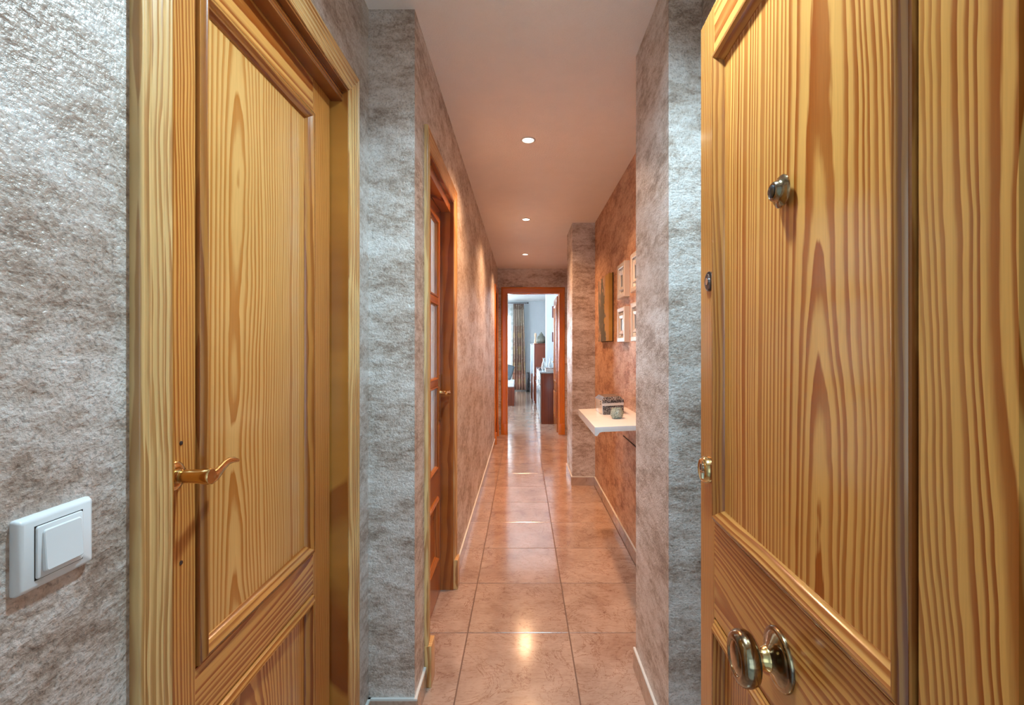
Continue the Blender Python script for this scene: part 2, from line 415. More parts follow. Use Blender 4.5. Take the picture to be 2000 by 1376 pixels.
struct('wall_right', MB().box(XA, XA + 0.12, 1.895, 7.0, 0, H), M['stucco_orange'], 'terracotta stucco alcove wall behind the shelf and the picture frames', 'wall')
struct('wall_right_entrance', MB().box(0.55, 0.67, 0.37, 1.47, 0, H), ST, 'stucco wall hidden behind the open entrance door', 'wall')
struct('wall_end', MB().box(-0.525, -0.232, 7.0, 7.12, 0, H).box(0.532, 0.79, 7.0, 7.12, 0, H).box(-0.232, 0.532, 7.0, 7.12, 2.068, H),
       ST, 'stucco wall at the corridor end over the living room doorway', 'wall')
struct('wall_entrance', MB().box(-1.6, -0.47, 0.15, 0.37, 0, 2.5).box(0.46, 1.6, 0.15, 0.37, 0, 2.5).box(-0.47, 0.46, 0.15, 0.37, 2.07, 2.5),
       M['landing'], 'wall around the entrance doorway on the landing', 'wall')
struct('wall_landing', MB().box(-1.7, -1.6, -2.2, 0.37, 0, 2.5).box(1.6, 1.7, -2.2, 0.37, 0, 2.5).box(-1.7, 1.7, -2.3, -2.2, 0, 2.5),
       M['landing'], 'plain walls of the landing outside the entrance', 'wall')
struct('ceiling', MB().box(-0.66, 0.80, 0.37, 7.0, H, H + 0.1).box(-1.7, 1.7, -2.3, 0.37, 2.5, 2.6), M['ceiling'], 'pinkish white textured corridor ceiling', 'ceiling')
# living room shell
LZ = 2.65
struct('wall_back', MB().box(-2.35 - 1.2, -2.35, 14.3, 14.45, 0, LZ).box(-0.36, 0.90, 14.3, 14.45, 0, LZ).box(-2.35, -0.36, 14.3, 14.45, 2.28, LZ),
       M['living_wall'], 'pale grey far wall of the living room', 'wall')
struct('wall_living_right', MB().box(0.79, 0.91, 7.0, 14.45, 0, LZ), M['living_wall'], 'pale grey right wall of the living room', 'wall')
struct('wall_living_column', MB().box(0.512, 0.79, 10.35, 10.85, 0, LZ), M['living_wall'], 'pale grey column behind the sideboard', 'wall')
struct('wall_living_left', MB().box(-3.55, -3.43, 7.0, 8.0, 0, LZ).box(-3.55, -3.43, 9.4, 14.45, 0, LZ).box(-3.55, -3.43, 8.0, 9.4, 0, 0.9)
       .box(-3.55, -3.43, 8.0, 9.4, 2.3, LZ), M['living_wall'], 'left wall of the living room', 'wall')
struct('wall_living_front', MB().box(-3.55, -0.525, 7.0, 7.12, 0, LZ).box(-0.525, 0.79, 7.0, 7.12, H, LZ), M['living_wall'], 'living room side of the corridor wall', 'wall')
struct('ceiling_living_room', MB().box(-3.55, 0.91, 7.0, 14.45, LZ, LZ + 0.1), M['living_ceiling'], 'pale white ceiling of the living room', 'ceiling')
# room behind the glazed door
struct('wall_side_room', MB().box(-2.5, -2.4, 1.6, 3.3, 0, H).box(-2.5, XN, 3.3, 3.4, 0, H).box(-2.5, -0.66, 1.55, 1.65, 0, H).box(-2.5, -0.66, 1.6, 3.4, H, H + 0.1)
       .box(-2.5, XN, 1.6, 3.4, -0.12, -0.02),
       M['living_wall'], 'plain room seen through the frosted panes', 'wall')

# floor: slab with one object per tile
TX, TY, TS, TSX = -0.2457, 2.135, 0.45, 0.452
fl = struct('floor', MB().box(-3.55, 0.91, 0.15, 14.45, -0.12, -0.0022), M['grout'], 'glossy beige marbled tile floor running down the corridor', 'floor')
def tile_mesh(sx, sy, g=0.0022, th=0.009, ch=0.0012):
    x, y = sx / 2 - g, sy / 2 - g
    r = lambda k, z: [(-x + k, -y + k, z), (x - k, -y + k, z), (x - k, y - k, z), (-x + k, y - k, z)]
    return MB().loops([r(0, -th), r(0, -ch), r(ch, 0)]).mesh('floor_tile')
tm = tile_mesh(TSX, TS); tm.materials.append(M['tile'])
for k in range(-4, 27):
    y0 = TY + k * TS
    if y0 > 14.3: break
    cols = range(-1, 2) if y0 < 7.0 else range(-7, 2)
    for c in cols:
        x0 = TX + c * TSX
        o = link('floor_tile', tm, None, fl, ((x0 + TSX / 2), y0 + TS / 2, 0.0))
struct('floor_landing', MB().box(-1.7, 1.7, -2.3, 0.15, -0.12, 0.0), M['living_wall'], 'landing floor outside the entrance', 'floor')

# skirting: caulk line with tile pieces as children
def skirting(name, x0, y0, x1, y1, nx, ny, label, joint0=None):
    """tiles stand on the wall face from (x0,y0) to (x1,y1); (nx,ny) points into the room"""
    th, hh = 0.010, 0.075
    d = Vector((x1 - x0, y1 - y0)); L = d.length; d /= L
    mb = MB()
    a = Vector((x0, y0)); b = Vector((x1, y1)); n = Vector((nx, ny))
    def slab(m, p, q, t0, t1, z0, z1):
        c = [p + n * t0, q + n * t0, q + n * t1, p + n * t1]
        m.loops([[(v.x, v.y, z0) for v in c], [(v.x, v.y, z1) for v in c]])
    slab(mb, a, b, 0, th * 0.85, hh - 0.0005, hh + 0.006)
    st = tag(mb.build(name, M['caulk']), label, 'skirting', None, 'structure')
    s = 0.0; first = True
    while s < L - 0.01:
        e = min(L, s + (joint0 if (first and joint0) else TS)); first = False
        m = MB(); slab(m, a + d * (s + 0.0012), a + d * (e - 0.0012), 0.0, th, 0.0, hh)
        m.build('skirting_tile', M['tile'], st); s = e
    return st
skirting('baseboard_left', XL, 1.63, XL, 1.785, 1, 0, 'tile skirting on the near side of the glazed door')
skirting('baseboard_left_corridor', XL, 2.592, XL, 6.25, 1, 0, 'long tile skirting along the left corridor wall', 0.443)
skirting('baseboard_step', XN, YP, XL + 0.010, YP, 0, -1, 'short tile skirting on the stucco step facing the entrance')
skirting('baseboard_left_entrance', XN, 1.50, XN, YP, 1, 0, 'short skirting strip beside the first door casing')
skirting('baseboard_right_pier', XR, 1.46, XR, 1.905, -1, 0, 'tile skirting on the near right pillar')
skirting('baseboard_right_pier_front', XR, 1.47, 0.55, 1.47, 0, -1, 'tile skirting at the pillar front beside the entrance door')
skirting('baseboard_right', XA, 1.895, XA, 4.42, -1, 0, 'tile skirting along the alcove wall under the shelf', 0.24)
skirting('baseboard_far_pier', 0.447, 4.42, XA, 4.42, 0, -1, 'short tile skirting on the far pillar end')
skirting('baseboard_far_pier_side', 0.457, 4.42, 0.457, 4.93, -1, 0, 'tile skirting on the corridor side of the far pillar')

# ------------------------------------------------------------------ door frames and leaves (local: x along the wall, -y towards the viewer)
CASE = [(0, 0), (0, .017), (.002, .0205), (.005, .0225), (.009, .0220), (.012, .0170), (.0135, .0172), (.017, .0212), (.022, .0212), (.0255, .0165), (.027, .0165),
        (.031, .0200), (.037, .0200), (.041, .0155), (.0425, .0155), (.047, .0185), (.052, .0180), (.056, .0135), (.0575, .0135), (.062, .0162), (.066, .0155), (.069, .0115), (.0705, .0115), (.074, .0130), (.077, .010), (.078, 0)]
CASE = [(u * 0.9, h * 0.68) for u, h in CASE]
FLATC = [(0, 0), (0, .016), (.003, .018), (.020, .018), (.023, .0155), (.060, .0145), (.070, .0145), (.073, .0175), (.083, .0165), (.086, .012), (.088, 0)]
def frame(name, loc, rz, w, h, label, prof=CASE, mz='casing_z', mx='casing_x', jz='jamb_z', jx='jamb_x', depth=0.12, leaf_y=0.047, stop=0.03, plinth=True, side_stop=0.0):
    r = root(name, loc, rz, label, 'door frame', None, 'structure')
    cw = max(u for u, _ in prof); o = 0.006
    N = (0, -1, 0)
    # uprights: u runs from the outside towards the opening
    MB().prof(prof, (-cw - o + 0.0, 0, 0.0), (-cw - o, 0, h + cw + o), (1, 0, 0), N, 0, -1).build('casing', W[mz], r, True)
    MB().prof(prof, (w + cw + o, 0, 0.0), (w + cw + o, 0, h + cw + o), (-1, 0, 0), N, 0, -1).build('casing', W[mz], r, True)
    MB().prof(prof, (-cw - o, 0, h + cw + o), (w + cw + o, 0, h + cw + o), (0, 0, -1), N, 1, -1).build('casing', W[mx], r, True)
    if plinth:
        for x0, x1 in ((-cw - o - .002, -o + .001), (w + o - .001, w + cw + o + .002)):
            pb = bbox('plinth_block', W[mz], r, x0, x1, -0.0265, 0.0, 0.0, 0.155, 0.003)
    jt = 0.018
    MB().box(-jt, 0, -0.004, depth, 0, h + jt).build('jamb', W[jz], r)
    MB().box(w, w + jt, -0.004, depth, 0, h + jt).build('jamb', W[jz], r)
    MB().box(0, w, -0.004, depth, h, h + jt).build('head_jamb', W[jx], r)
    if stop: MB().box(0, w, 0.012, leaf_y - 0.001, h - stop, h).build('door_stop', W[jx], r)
    return r

MOULD = [(0, -.0105), (.0035, -.0105), (.0038, .0035), (.005, .0055), (.007, .0050), (.010, .0085), (.014, .0115), (.018, .0120), (.021, .0100), (.024, .0050),
         (.027, .0030), (.030, -.0020), (.034, -.0075), (.034, -.012), (0, -.012)]
def mould_frame(r, x0, x1, z0, z1, prof=MOULD, mz='mould_z', mx='mould_x', names=('moulding',) ):
    N = (0, -1, 0)
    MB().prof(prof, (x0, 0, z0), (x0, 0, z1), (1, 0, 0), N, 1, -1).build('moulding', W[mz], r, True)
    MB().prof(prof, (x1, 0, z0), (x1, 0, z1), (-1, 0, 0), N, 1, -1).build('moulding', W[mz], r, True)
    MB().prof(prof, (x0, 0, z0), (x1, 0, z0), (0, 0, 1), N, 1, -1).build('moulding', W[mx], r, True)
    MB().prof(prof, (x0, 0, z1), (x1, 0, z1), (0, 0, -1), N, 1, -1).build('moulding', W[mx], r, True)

def leaf(r, w, zb, zt, s0, s1, rails, panels, th=0.038, sm='stile', sm2=None, rm='rail', mz='mould_z', mx='mould_x', prof=MOULD):
    """rails: list of (z0,z1); panels: (z0,z1,material or None)"""
    MB().box(0, s0, 0, th, zb, zt).build('stile', W[sm], r)
    MB().box(w - s1, w, 0, th, zb, zt).build('stile', W[sm2 or sm], r)
    for a, b in rails: MB().box(s0 + .0004, w - s1 - .0004, 0.0003, th, a, b).build('rail', W['rail_top' if rm == 'rail' and a > 1.5 else rm], r)
    for a, b, pm in panels:
        if pm:
            MB().box(s0, w - s1, 0.009, th - 0.006, a, b).build('panel', W[pm], r)
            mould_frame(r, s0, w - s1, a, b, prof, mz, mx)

# --- first door on the left (closed)
fr1 = frame('trim_1', (XN, 0.715, 0), R90, 0.710, 2.034, 'broad reeded pine door casing round the first left door', leaf_y=0.047, plinth=False)
d1 = root('door_1', (XN - 0.047, 0.718, 0.008), R90, 'closed pine door with a brass lever on the left', 'door', None, 'structure')
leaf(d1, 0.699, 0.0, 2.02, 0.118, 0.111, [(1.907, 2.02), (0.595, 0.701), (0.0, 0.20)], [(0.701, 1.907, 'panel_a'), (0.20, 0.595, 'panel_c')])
hx, hz = 0.066, 1.053
hr = link('handle', None, None, d1, (hx, 0, hz)); hr['label'] = 'curved brass lever handle'
MB().lathe([(.024, 0), (.024, .003), (.021, .006), (.014, .007), (.0125, .007)], n=32, axis='y').build('rose', M['brass'], hr, True)
MB().lathe([(.0, .006), (.0115, .006), (.0115, .012), (.0105, .0135), (.0115, .015), (.0110, .030), (.0118, .044), (.0128, .050), (.0132, .060), (.0118, .063), (.0, .063)], n=28, axis='y').build('neck', M['brass'], hr, True)
pts = [(-.004, -.056, -.003), (.008, -.057, -.004), (.022, -.056, -.003), (.038, -.053, .001), (.054, -.050, .006), (.068, -.049, .009), (.082, -.050, .008), (.090, -.053, .005)]
MB().tube(pts, [(.004, .006), (.0065, .0115), (.0055, .0105), (.005, .0095), (.0045, .008), (.0042, .0062), (.0045, .005), (.0028, .0028)], 18).build('lever', M['brass'], hr, True)
for zz in (1.112, 0.912):
    MB().lathe([(.0035, 0), (.0035, .0012), (.002, .0016)], (0.083, 0, zz - .008), 'y', 14).build('screw', M['steel_dark'], d1, True)

# --- glazed corridor door
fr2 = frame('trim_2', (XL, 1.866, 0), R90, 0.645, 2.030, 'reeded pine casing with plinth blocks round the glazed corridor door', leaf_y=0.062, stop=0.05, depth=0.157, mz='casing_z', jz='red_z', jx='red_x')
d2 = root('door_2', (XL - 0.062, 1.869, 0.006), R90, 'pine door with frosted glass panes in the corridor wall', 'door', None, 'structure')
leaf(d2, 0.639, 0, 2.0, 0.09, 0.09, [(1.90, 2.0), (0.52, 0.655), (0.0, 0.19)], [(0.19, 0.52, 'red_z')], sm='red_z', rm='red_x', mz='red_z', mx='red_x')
gz = [(0.655, 1.071), (1.103, 1.485), (1.517, 1.90)]
for a, b in ((1.071, 1.103), (1.485, 1.517)):
    bbox('glazing_bar', W['red_x'], d2, 0.09, 0.549, -0.004, 0.03, a, b, 0.004)
bbox('glazing_bar', W['red_z'], d2, 0.305, 0.334, -0.003, 0.03, 0.655, 1.90, 0.004)
BEAD = [(0, 0), (0, .005), (.006, .006), (.012, -.002), (.014, -.012), (0, -.012)]
for a, b in gz:
    for x0, x1 in ((0.09, 0.305), (0.334, 0.549)):
        MB().box(x0 + .002, x1 - .002, 0.016, 0.021, a + .002, b - .002).build('glass_pane', M['frosted'], d2)
for x0, x1 in ((0.09, 0.305), (0.334, 0.549)):
    N = (0, -1, 0)
    for a, b in gz:
        mb = MB()
        mb.prof(BEAD, (x0, 0, a), (x0, 0, b), (1, 0, 0), N, 1, -1).prof(BEAD, (x1, 0, a), (x1, 0, b), (-1, 0, 0), N, 1, -1)
        mb.prof(BEAD, (x0, 0, a), (x1, 0, a), (0, 0, 1), N, 1, -1).prof(BEAD, (x0, 0, b), (x1, 0, b), (0, 0, -1), N, 1, -1)
        mb.build('glazing_bead', W['red_z'], d2)
h2 = link('handle', None, None, d2, (0.594, 0, 1.035)); h2['label'] = 'brass lever on a long back plate'
bbox('back_plate', M['brass'], h2, -0.019, 0.019, -0.005, 0, -0.145, 0.09, 0.004)
MB().lathe([(.0, .004), (.012, .004), (.0105, .012), (.009, .03), (.0105, .05), (.011, .056), (0, .057)], n=20, axis='y').build('neck', M['brass'], h2, True)
MB().tube([(.005, -.05, 0), (-.01, -.052, -.001), (-.035, -.05, .004), (-.06, -.048, .008), (-.085, -.049, .004), (-.095, -.052, 0)], [.006, .009, .007, .0065, .007, .004], 14).build('lever', M['brass'], h2, True)

# --- far left door
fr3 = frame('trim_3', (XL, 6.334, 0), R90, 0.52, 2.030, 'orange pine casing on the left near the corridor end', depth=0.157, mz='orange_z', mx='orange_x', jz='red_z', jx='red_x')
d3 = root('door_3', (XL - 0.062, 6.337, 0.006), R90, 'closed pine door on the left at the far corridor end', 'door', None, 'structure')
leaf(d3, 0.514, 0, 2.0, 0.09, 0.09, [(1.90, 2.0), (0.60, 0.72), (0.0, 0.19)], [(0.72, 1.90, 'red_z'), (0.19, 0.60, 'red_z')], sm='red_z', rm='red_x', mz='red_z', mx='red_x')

# --- living-room doorway and its open leaf
fr4 = frame('trim_4', (-0.220, 7.0, 0), 0, 0.740, 2.056, 'bright orange casing of the living room doorway', prof=FLATC, mz='orange_z', mx='orange_x', jz='orange_z', jx='orange_x', depth=0.12, stop=0)
d4 = root('door_4', (0.507, 7.835, 0.006), -R90, 'pine door standing open into the living room', 'door', None, 'structure')
leaf(d4, 0.70, 0, 2.03, 0.10, 0.10, [(1.92, 2.03), (0.60, 0.72), (0.0, 0.19)], [(0.72, 1.92, 'red_z'), (0.19, 0.60, 'red_z')], sm='red_z', rm='red_x', mz='red_z', mx='red_x')
h4 = link('handle', None, None, d4, (0.05, 0, 1.03)); h4['label'] = 'small brass lever handle'
MB().lathe([(.022, 0), (.022, .005), (.010, .007), (.009, .022), (0, .023)], n=20, axis='y').build('rose', M['brass'], h4, True)
MB().tube([(0, -.02, 0), (.04, -.021, .002), (.08, -.019, .004), (.10, -.018, .002)], [.006, .006, .006, .004], 12).build('lever', M['brass'], h4, True)

# --- entrance door (open, standing along the right side)
EA = math.atan2(-1.0, -0.0417)
MOULD_E = [(0, -.0105), (.0045, -.0105), (.0048, .0030), (.007, .0040), (.009, .0035), (.011, .0070), (.015, .0110), (.019, .0125), (.023, .0115), (.026, .0070), (.029, .0045), (.033, -.0010), (.038, -.0080), (.038, -.012), (0, -.012)]
d5 = root('door_5', (0.432, 1.16, 0.006), EA, 'open pine entrance door with a central brass knob and peephole', 'door', None, 'structure')
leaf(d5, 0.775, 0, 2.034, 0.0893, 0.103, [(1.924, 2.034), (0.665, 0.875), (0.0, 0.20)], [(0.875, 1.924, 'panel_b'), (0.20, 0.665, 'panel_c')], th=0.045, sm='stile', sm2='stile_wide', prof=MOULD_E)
kx, kz = 0.385, 0.762
kn = link('door_knob', None, None, d5, (kx, 0, kz)); kn['label'] = 'round aged brass pull knob'
MB().lathe([(0, 0), (.0480, 0), (.0480, .003), (.0465, .0055), (.044, .0065), (.040, .0065), (.037, .009), (.028, .0125), (.022, .0165), (.019, .020), (.0, .020)], n=48, axis='y').build('rose', M['old_brass'], kn, True)
MB().lathe([(0, .018), (.0185, .018), (.0195, .021), (.0185, .0235), (.0168, .026), (.0155, .032), (.0155, .036), (.0175, .041), (.0, .041)], n=36, axis='y').build('neck', M['brass'], kn, True)
MB().lathe([(0, .038), (.020, .0385), (.031, .0405), (.0385, .0445), (.0418, .0505), (.0425, .057), (.0412, .0640), (.0365, .0700), (.0305, .0725), (.0265, .0715), (.0255, .0700), (.0245, .0705), (.018, .0725), (.008, .0735), (0, .0737)], n=48, axis='y').build('knob', M['old_brass'], kn, True)
pp = link('peephole', None, None, d5, (0.392, 0, 1.516)); pp['label'] = 'brass peephole viewer'
MB().lathe([(0, 0), (.0265, 0), (.0262, .002), (.0235, .0045), (.0195, .006), (.0165, .010), (.0150, .0145), (.0128, .016), (.0115, .0145), (0, .0140)], n=36, axis='y').build('flange', M['old_brass'], pp, True)
MB().lathe([(0, .013), (.010, .013), (.0105, .0165), (.0075, .0190), (0, .0195)], n=28, axis='y').build('lens', M['steel_dark'], pp, True)
lk = link('lock_escutcheon', None, None, d5, (0.063, 0, 1.417)); lk['label'] = 'dark steel round lock cover'
MB().lathe([(0, 0), (.0225, 0), (.0225, .004), (.0205, .006), (.017, .0065), (.015, .0055), (0, .0055)], n=32, axis='y').build('ring', M['steel_dark'], lk, True)
MB().lathe([(0, .005), (.0085, .005), (.008, .0085), (0, .009)], n=24, axis='y').build('plug', M['chrome'], lk, True)
lc = link('cylinder_lock', None, None, d5, (0.060, 0, 0.985)); lc['label'] = 'brass key cylinder'
MB().lathe([(0, 0), (.031, 0), (.0305, .010), (.0265, .018), (.024, .0195), (.0225, .0185), (0, .0185)], n=36, axis='y').build('collar', M['brass'], lc, True)
MB().lathe([(0, .018), (.0095, .018), (.0095, .0205), (0, .0208)], (0, 0, .006), 'y', 24).build('plug', M['chrome'], lc, True)
MB().box(-.0012, .0012, -.0213, -.0195, .000, .013).build('keyhole', M['hole'], lc)
MB().box(-.004, .004, -.0205, -.018, -.019, -.006).build('cylinder_tail', M['chrome'], lc)
fr5 = root('trim_5', (0, 0, 0), 0, 'pine jamb at the hinge side of the entrance door', 'door frame', None, 'structure')
MB().box(0.405, 0.46, 0.15, 0.372, 0, 2.07).build('jamb', W['casing_z'], fr5)
MB().box(-0.47, -0.43, 0.15, 0.372, 0, 2.07).build('jamb', W['casing_z'], fr5)
MB().box(-0.47, 0.46, 0.15, 0.372, 2.045, 2.07).build('head_jamb', W['casing_x'], fr5)

# ------------------------------------------------------------------ light switch
sw = root('light_switch', (XN, 0.533, 1.054), R90, 'white square rocker light switch on the near left wall', 'light switch')
def pillow_plate(name, hw, hh, t, edge, mat, par, hole=None, bow=0.0, y0=0.0):
    # rounded square plate whose rim falls away to the wall
    def ring(w_, h_, y, rc):
        pts = []
        for cx_, cz_, a0 in ((w_ - rc, h_ - rc, 0), (-w_ + rc, h_ - rc, 90), (-w_ + rc, -h_ + rc, 180), (w_ - rc, -h_ + rc, 270)):
            for k in range(5):
                a = math.radians(a0 + k * 22.5); pts.append((cx_ + rc * math.cos(a), -y, cz_ + rc * math.sin(a)))
        return pts
    rs = [ring(hw, hh, y0, .003), ring(hw, hh, y0 + t * .35, .003), ring(hw - edge * .35, hh - edge * .35, y0 + t * .8, .003), ring(hw - edge, hh - edge, y0 + t, .0025)]
    return MB().loops(rs).build(name, mat, par, True)
pillow_plate('cover_plate', 0.0435, 0.0395, 0.0095, 0.005, M['white_plastic'], sw)
pillow_plate('insert', 0.0270, 0.0280, 0.0020, 0.001, M['white_plastic'], sw, y0=0.0097)
MB().loops([[(-.0278, -.0095, -.0288), (.0278, -.0095, -.0288), (.0278, -.0095, .0288), (-.0278, -.0095, .0288)],
            [(-.0278, -.0098, -.0288), (.0278, -.0098, -.0288), (.0278, -.0098, .0288), (-.0278, -.0098, .0288)]]).build('seam', M['hole'], sw)
rk = pillow_plate('rocker', 0.0225, 0.0225, 0.0038, 0.0015, M['white_plastic'], sw, y0=0.0)
for p_ in rk.data.polygons: p_.use_smooth = False
rk.location = (0.001, -0.0110, 0.0); rk.rotation_euler = (math.radians(-4), 0, 0)

# ------------------------------------------------------------------ downlights
def downlight(y, label, col, watts, x=0.03, cone=136):
    r = root('ceiling_downlight', (x, y, H), 0, label, 'ceiling light', 'recessed downlights along the corridor ceiling')
    MB().lathe([(.030, 0), (.041, 0), (.041, -.003), (.038, -.005), (.033, -.0045), (.030, -.001)], n=32).build('trim_ring', M['white_paint'], r, True)
    MB().lathe([(0, -.001), (.0295, -.001), (.0295, -.0025), (0, -.0030)], n=28).build('lamp', M['bulb'], r, True)
    l = lamp('SPOT', 'lamp_light', (0, 0, -0.02), watts, col, (0, 0, 0), 0.045, spot_size=math.radians(cone), spot_blend=1.0 if cone < 140 else 0.8)
    l.parent = r
downlight(2.655, 'nearest round ceiling downlight in view above the corridor', WARM, DOWN_W)
downlight(4.30, 'middle round downlight of the three in view on the corridor ceiling', WARM, DOWN_W)
downlight(5.92, 'farthest small ceiling downlight before the living room doorway', WARM, DOWN_W, 0.03, 130)
downlight(0.92, 'downlight above the entrance hall just past the door', NEARCOOL, ENTRY_W, 0.10, 152)

# ------------------------------------------------------------------ alcove: shelf, box, jar, frames, canvas
TILT = 0.042
def shelf_z(x): return 0.872 + (x - 0.36) * TILT
sh = root('wall_shelf', (XA, 2.75, shelf_z(XA)), 0, 'white floating shelf on the alcove wall holding a trinket box', 'shelf')
sh.rotation_euler = (0, -TILT, 0)
bbox('board', M['white_paint'], sh, -0.308, 0.0, -0.35, 0.35, -0.026, 0, 0.0015)
LIP = [(0, 0), (.0, -.044), (.010, -.047), (.024, -.030), (.040, -.0255), (.040, -.02)]
MB().prof([(u, h + .0) for u, h in LIP], (-0.3085, -0.352, 0.0015), (-0.3085, 0.352, 0.0015), (1, 0, 0), (0, 0, 1)).build('front_lip', M['white_paint'], sh)
bbox('wall_cleat', M['white_paint'], sh, -0.02, 0.0, -0.34, 0.34, -0.046, -0.026, 0.002)
st = root('wall_line', (XA, 2.0, 0.687), 0, 'thin dark strip on the alcove wall below the shelf', 'strip')
MB().box(-0.004, 0.0, 0.0, 1.17, -0.003, 0.003).build('strip', M['hole'], st)

bx, by = 0.527, 2.90
tb = root('trinket_box', (bx, by, shelf_z(bx)), 0, 'mottled black and silver trinket box with hinged lid on the shelf', 'box')
tb.rotation_euler = (0, -TILT, math.radians(3))
bbox('body', M['leopard'], tb, -0.062, 0.062, -0.095, 0.095, 0, 0.066, 0.002)
hw, hd = 0.064, 0.097
MB().loops([[(sx * hw, sy * hd, .068) for sx, sy in ((-1, -1), (1, -1), (1, 1), (-1, 1))],
            [(sx * hw, sy * hd, .084) for sx, sy in ((-1, -1), (1, -1), (1, 1), (-1, 1))],
            [(sx * (hw - .016), sy * (hd - .022), .103) for sx, sy in ((-1, -1), (1, -1), (1, 1), (-1, 1))]]).build('lid', M['leopard'], tb)
bbox('band', M['silver_paint'], tb, -0.0635, 0.0635, -0.0965, 0.0965, 0.052, 0.071, 0.001)
bbox('silver_end', M['silver_paint'], tb, -0.0650, -0.0615, -0.093, 0.093, 0.002, 0.082, 0.001)
for k in (0, 1): MB().lathe([(0, 0), (.004, 0), (.003, .003), (0, .0035)], (0, 0, 0), 'y', 14).build('stud', M['black'], tb, True, loc=(-0.065, -0.055, 0.060 + k * .014), rot=(0, 0, -R90))

jr = root('candle_jar', (0.523, 2.655, shelf_z(0.523)), 0, 'small crackled green glass candle jar in front of the box', 'jar')
jr.rotation_euler = (0, -TILT, 0)
MB().lathe([(0, 0), (.022, 0), (.027, .003), (.0345, .016), (.0360, .027), (.0340, .040), (.0285, .049), (.0270, .052), (.0285, .057), (.0265, .058), (.0245, .052), (.026, .046), (.030, .036), (.030, .022), (.024, .008), (0, .006)], n=40).build('bowl', M['crackle'], jr, True)
MB().lathe([(0, .007), (.022, .009), (.0285, .022), (.0285, .032), (.004, .033), (0, .033)], n=28).build('candle', M['white_paint'], jr, True)

def mirror_frame(y, z, label):
    r = root('mirror_frame', (XA, y, z), -R90, label, 'frame', 'four white framed mirrors on the alcove wall')
    a, t = 0.112, 0.035
    def mit(name, u0, u1, h0, h1, hb, mat):
        P = [(0, hb), (0, h0), (.004, h0 + .003), ((u1 - u0) - .004, h1 + .003), (u1 - u0, h1), (u1 - u0, hb)]
        q = a - u0
        mb = MB(); N = (0, -1, 0)
        for c in (((-q, 0, -q), (-q, 0, q), (1, 0, 0)), ((q, 0, -q), (q, 0, q), (-1, 0, 0)), ((-q, 0, -q), (q, 0, -q), (0, 0, 1)), ((-q, 0, q), (q, 0, q), (0, 0, -1))):
            mb.prof(P, c[0], c[1], c[2], N, 1, -1)
        return mb.build(name, mat, r)
    mit('outer_frame', 0, .030, t - .003, t - .004, 0, M['silver_paint'])
    mit('inner_step', .030, .050, .022, .012, 0, M['white_paint'])
    mit('inner_frame', .050, .074, .030, .026, 0, M['silver_paint'])
    MB().box(-a + .070, a - .070, -.022, -.018, -a + .070, a - .070).build('mirror_glass', M['mirror'], r)
    return r
mirror_frame(3.10, 1.703, 'upper white framed mirror nearest the canvas')
mirror_frame(3.10, 1.418, 'lower white framed mirror nearest the canvas')
mirror_frame(2.705, 1.703, 'upper white framed mirror half hidden by the pillar')
mirror_frame(2.705, 1.418, 'lower white framed mirror half hidden by the pillar')
cv = root('canvas_painting', (XA, 3.53, 1.320), -R90, 'ochre abstract canvas painting on the alcove wall', 'painting')
cv.location = (XA, 4.02, 1.320)
# local x runs towards the camera (-Y)
bbox('canvas', M['painting'], cv, 0, 0.49, -0.033, -0.001, 0, 0.503, 0.002)
bbox('backing_frame', M['hole'], cv, -0.002, 0.494, -0.006, 0, -0.004, 0.506, 0.001)

# ------------------------------------------------------------------ living room
sb = root('sideboard', (0.288, 7.93, 0), 0, 'cherry wood sideboard with glossy fronts right of the doorway', 'sideboard')
bbox('carcass', M['dark_wood'], sb, 0.018, 0.48, 0, 2.3, 0.0, 0.838, 0.002)
bbox('top', M['gloss_front'], sb, -0.004, 0.485, -0.006, 2.306, 0.838, 0.857, 0.003)
for k in range(4):
    y0 = 0.004 + k * 0.575
    dr = bbox('drawer', M['gloss_front'], sb, 0.0, 0.018, y0, y0 + 0.567, 0.64, 0.832, 0.002)
    dd = bbox('door', M['gloss_front'], sb, 0.0, 0.018, y0, y0 + 0.567, 0.03, 0.632, 0.002)
    for p_, zc in ((dr, 0.735), (dd, 0.58)):
        MB().tube([(-.018, y0 + .18, zc), (-.018, y0 + .39, zc)], .005, 8).build('pull', M['chrome'], p_, True)
cb = root('tall_cabinet', (0.262, 10.9, 0), 0, 'tall dark cherry cabinet behind the sideboard', 'cabinet')
bbox('carcass', M['dark_wood'], cb, 0.0, 0.50, 0, 0.8, 0.0, 1.34, 0.002)
bbox('top', M['dark_wood'], cb, -0.012, 0.51, -0.012, 0.812, 1.34, 1.362, 0.003)
bbox('door', M['pale_front'], cb, -0.02, 0.0, 0.01, 0.79, 0.62, 1.33, 0.002)
bbox('door', M['dark_wood'], cb, -0.02, 0.0, 0.01, 0.79, 0.05, 0.61, 0.002)
tv = root('vitrine', (0.195, 11.9, 0), 0, 'pale glass fronted vitrine beyond the tall cabinet', 'cabinet')
bbox('base', M['dark_wood'], tv, 0.01, 0.55, 0, 0.9, 0, 0.62, 0.002)
bbox('glass_case', M['pale_front'], tv, 0.0, 0.55, 0, 0.9, 0.622, 1.34, 0.003)
bbox('cap', M['chrome'], tv, -0.004, 0.555, -0.004, 0.904, 1.341, 1.36, 0.002)
MB().lathe([(0, 0), (.02, 0), (.02, .03), (0, .035)], (0.0, 0.1, .40), 'y', 16).build('knob', M['white_paint'], tv, True)
jv = root('ceramic_jar', (0.435, 11.2, 1.362), 0, 'round sage ceramic jar on the tall cabinet', 'jar')
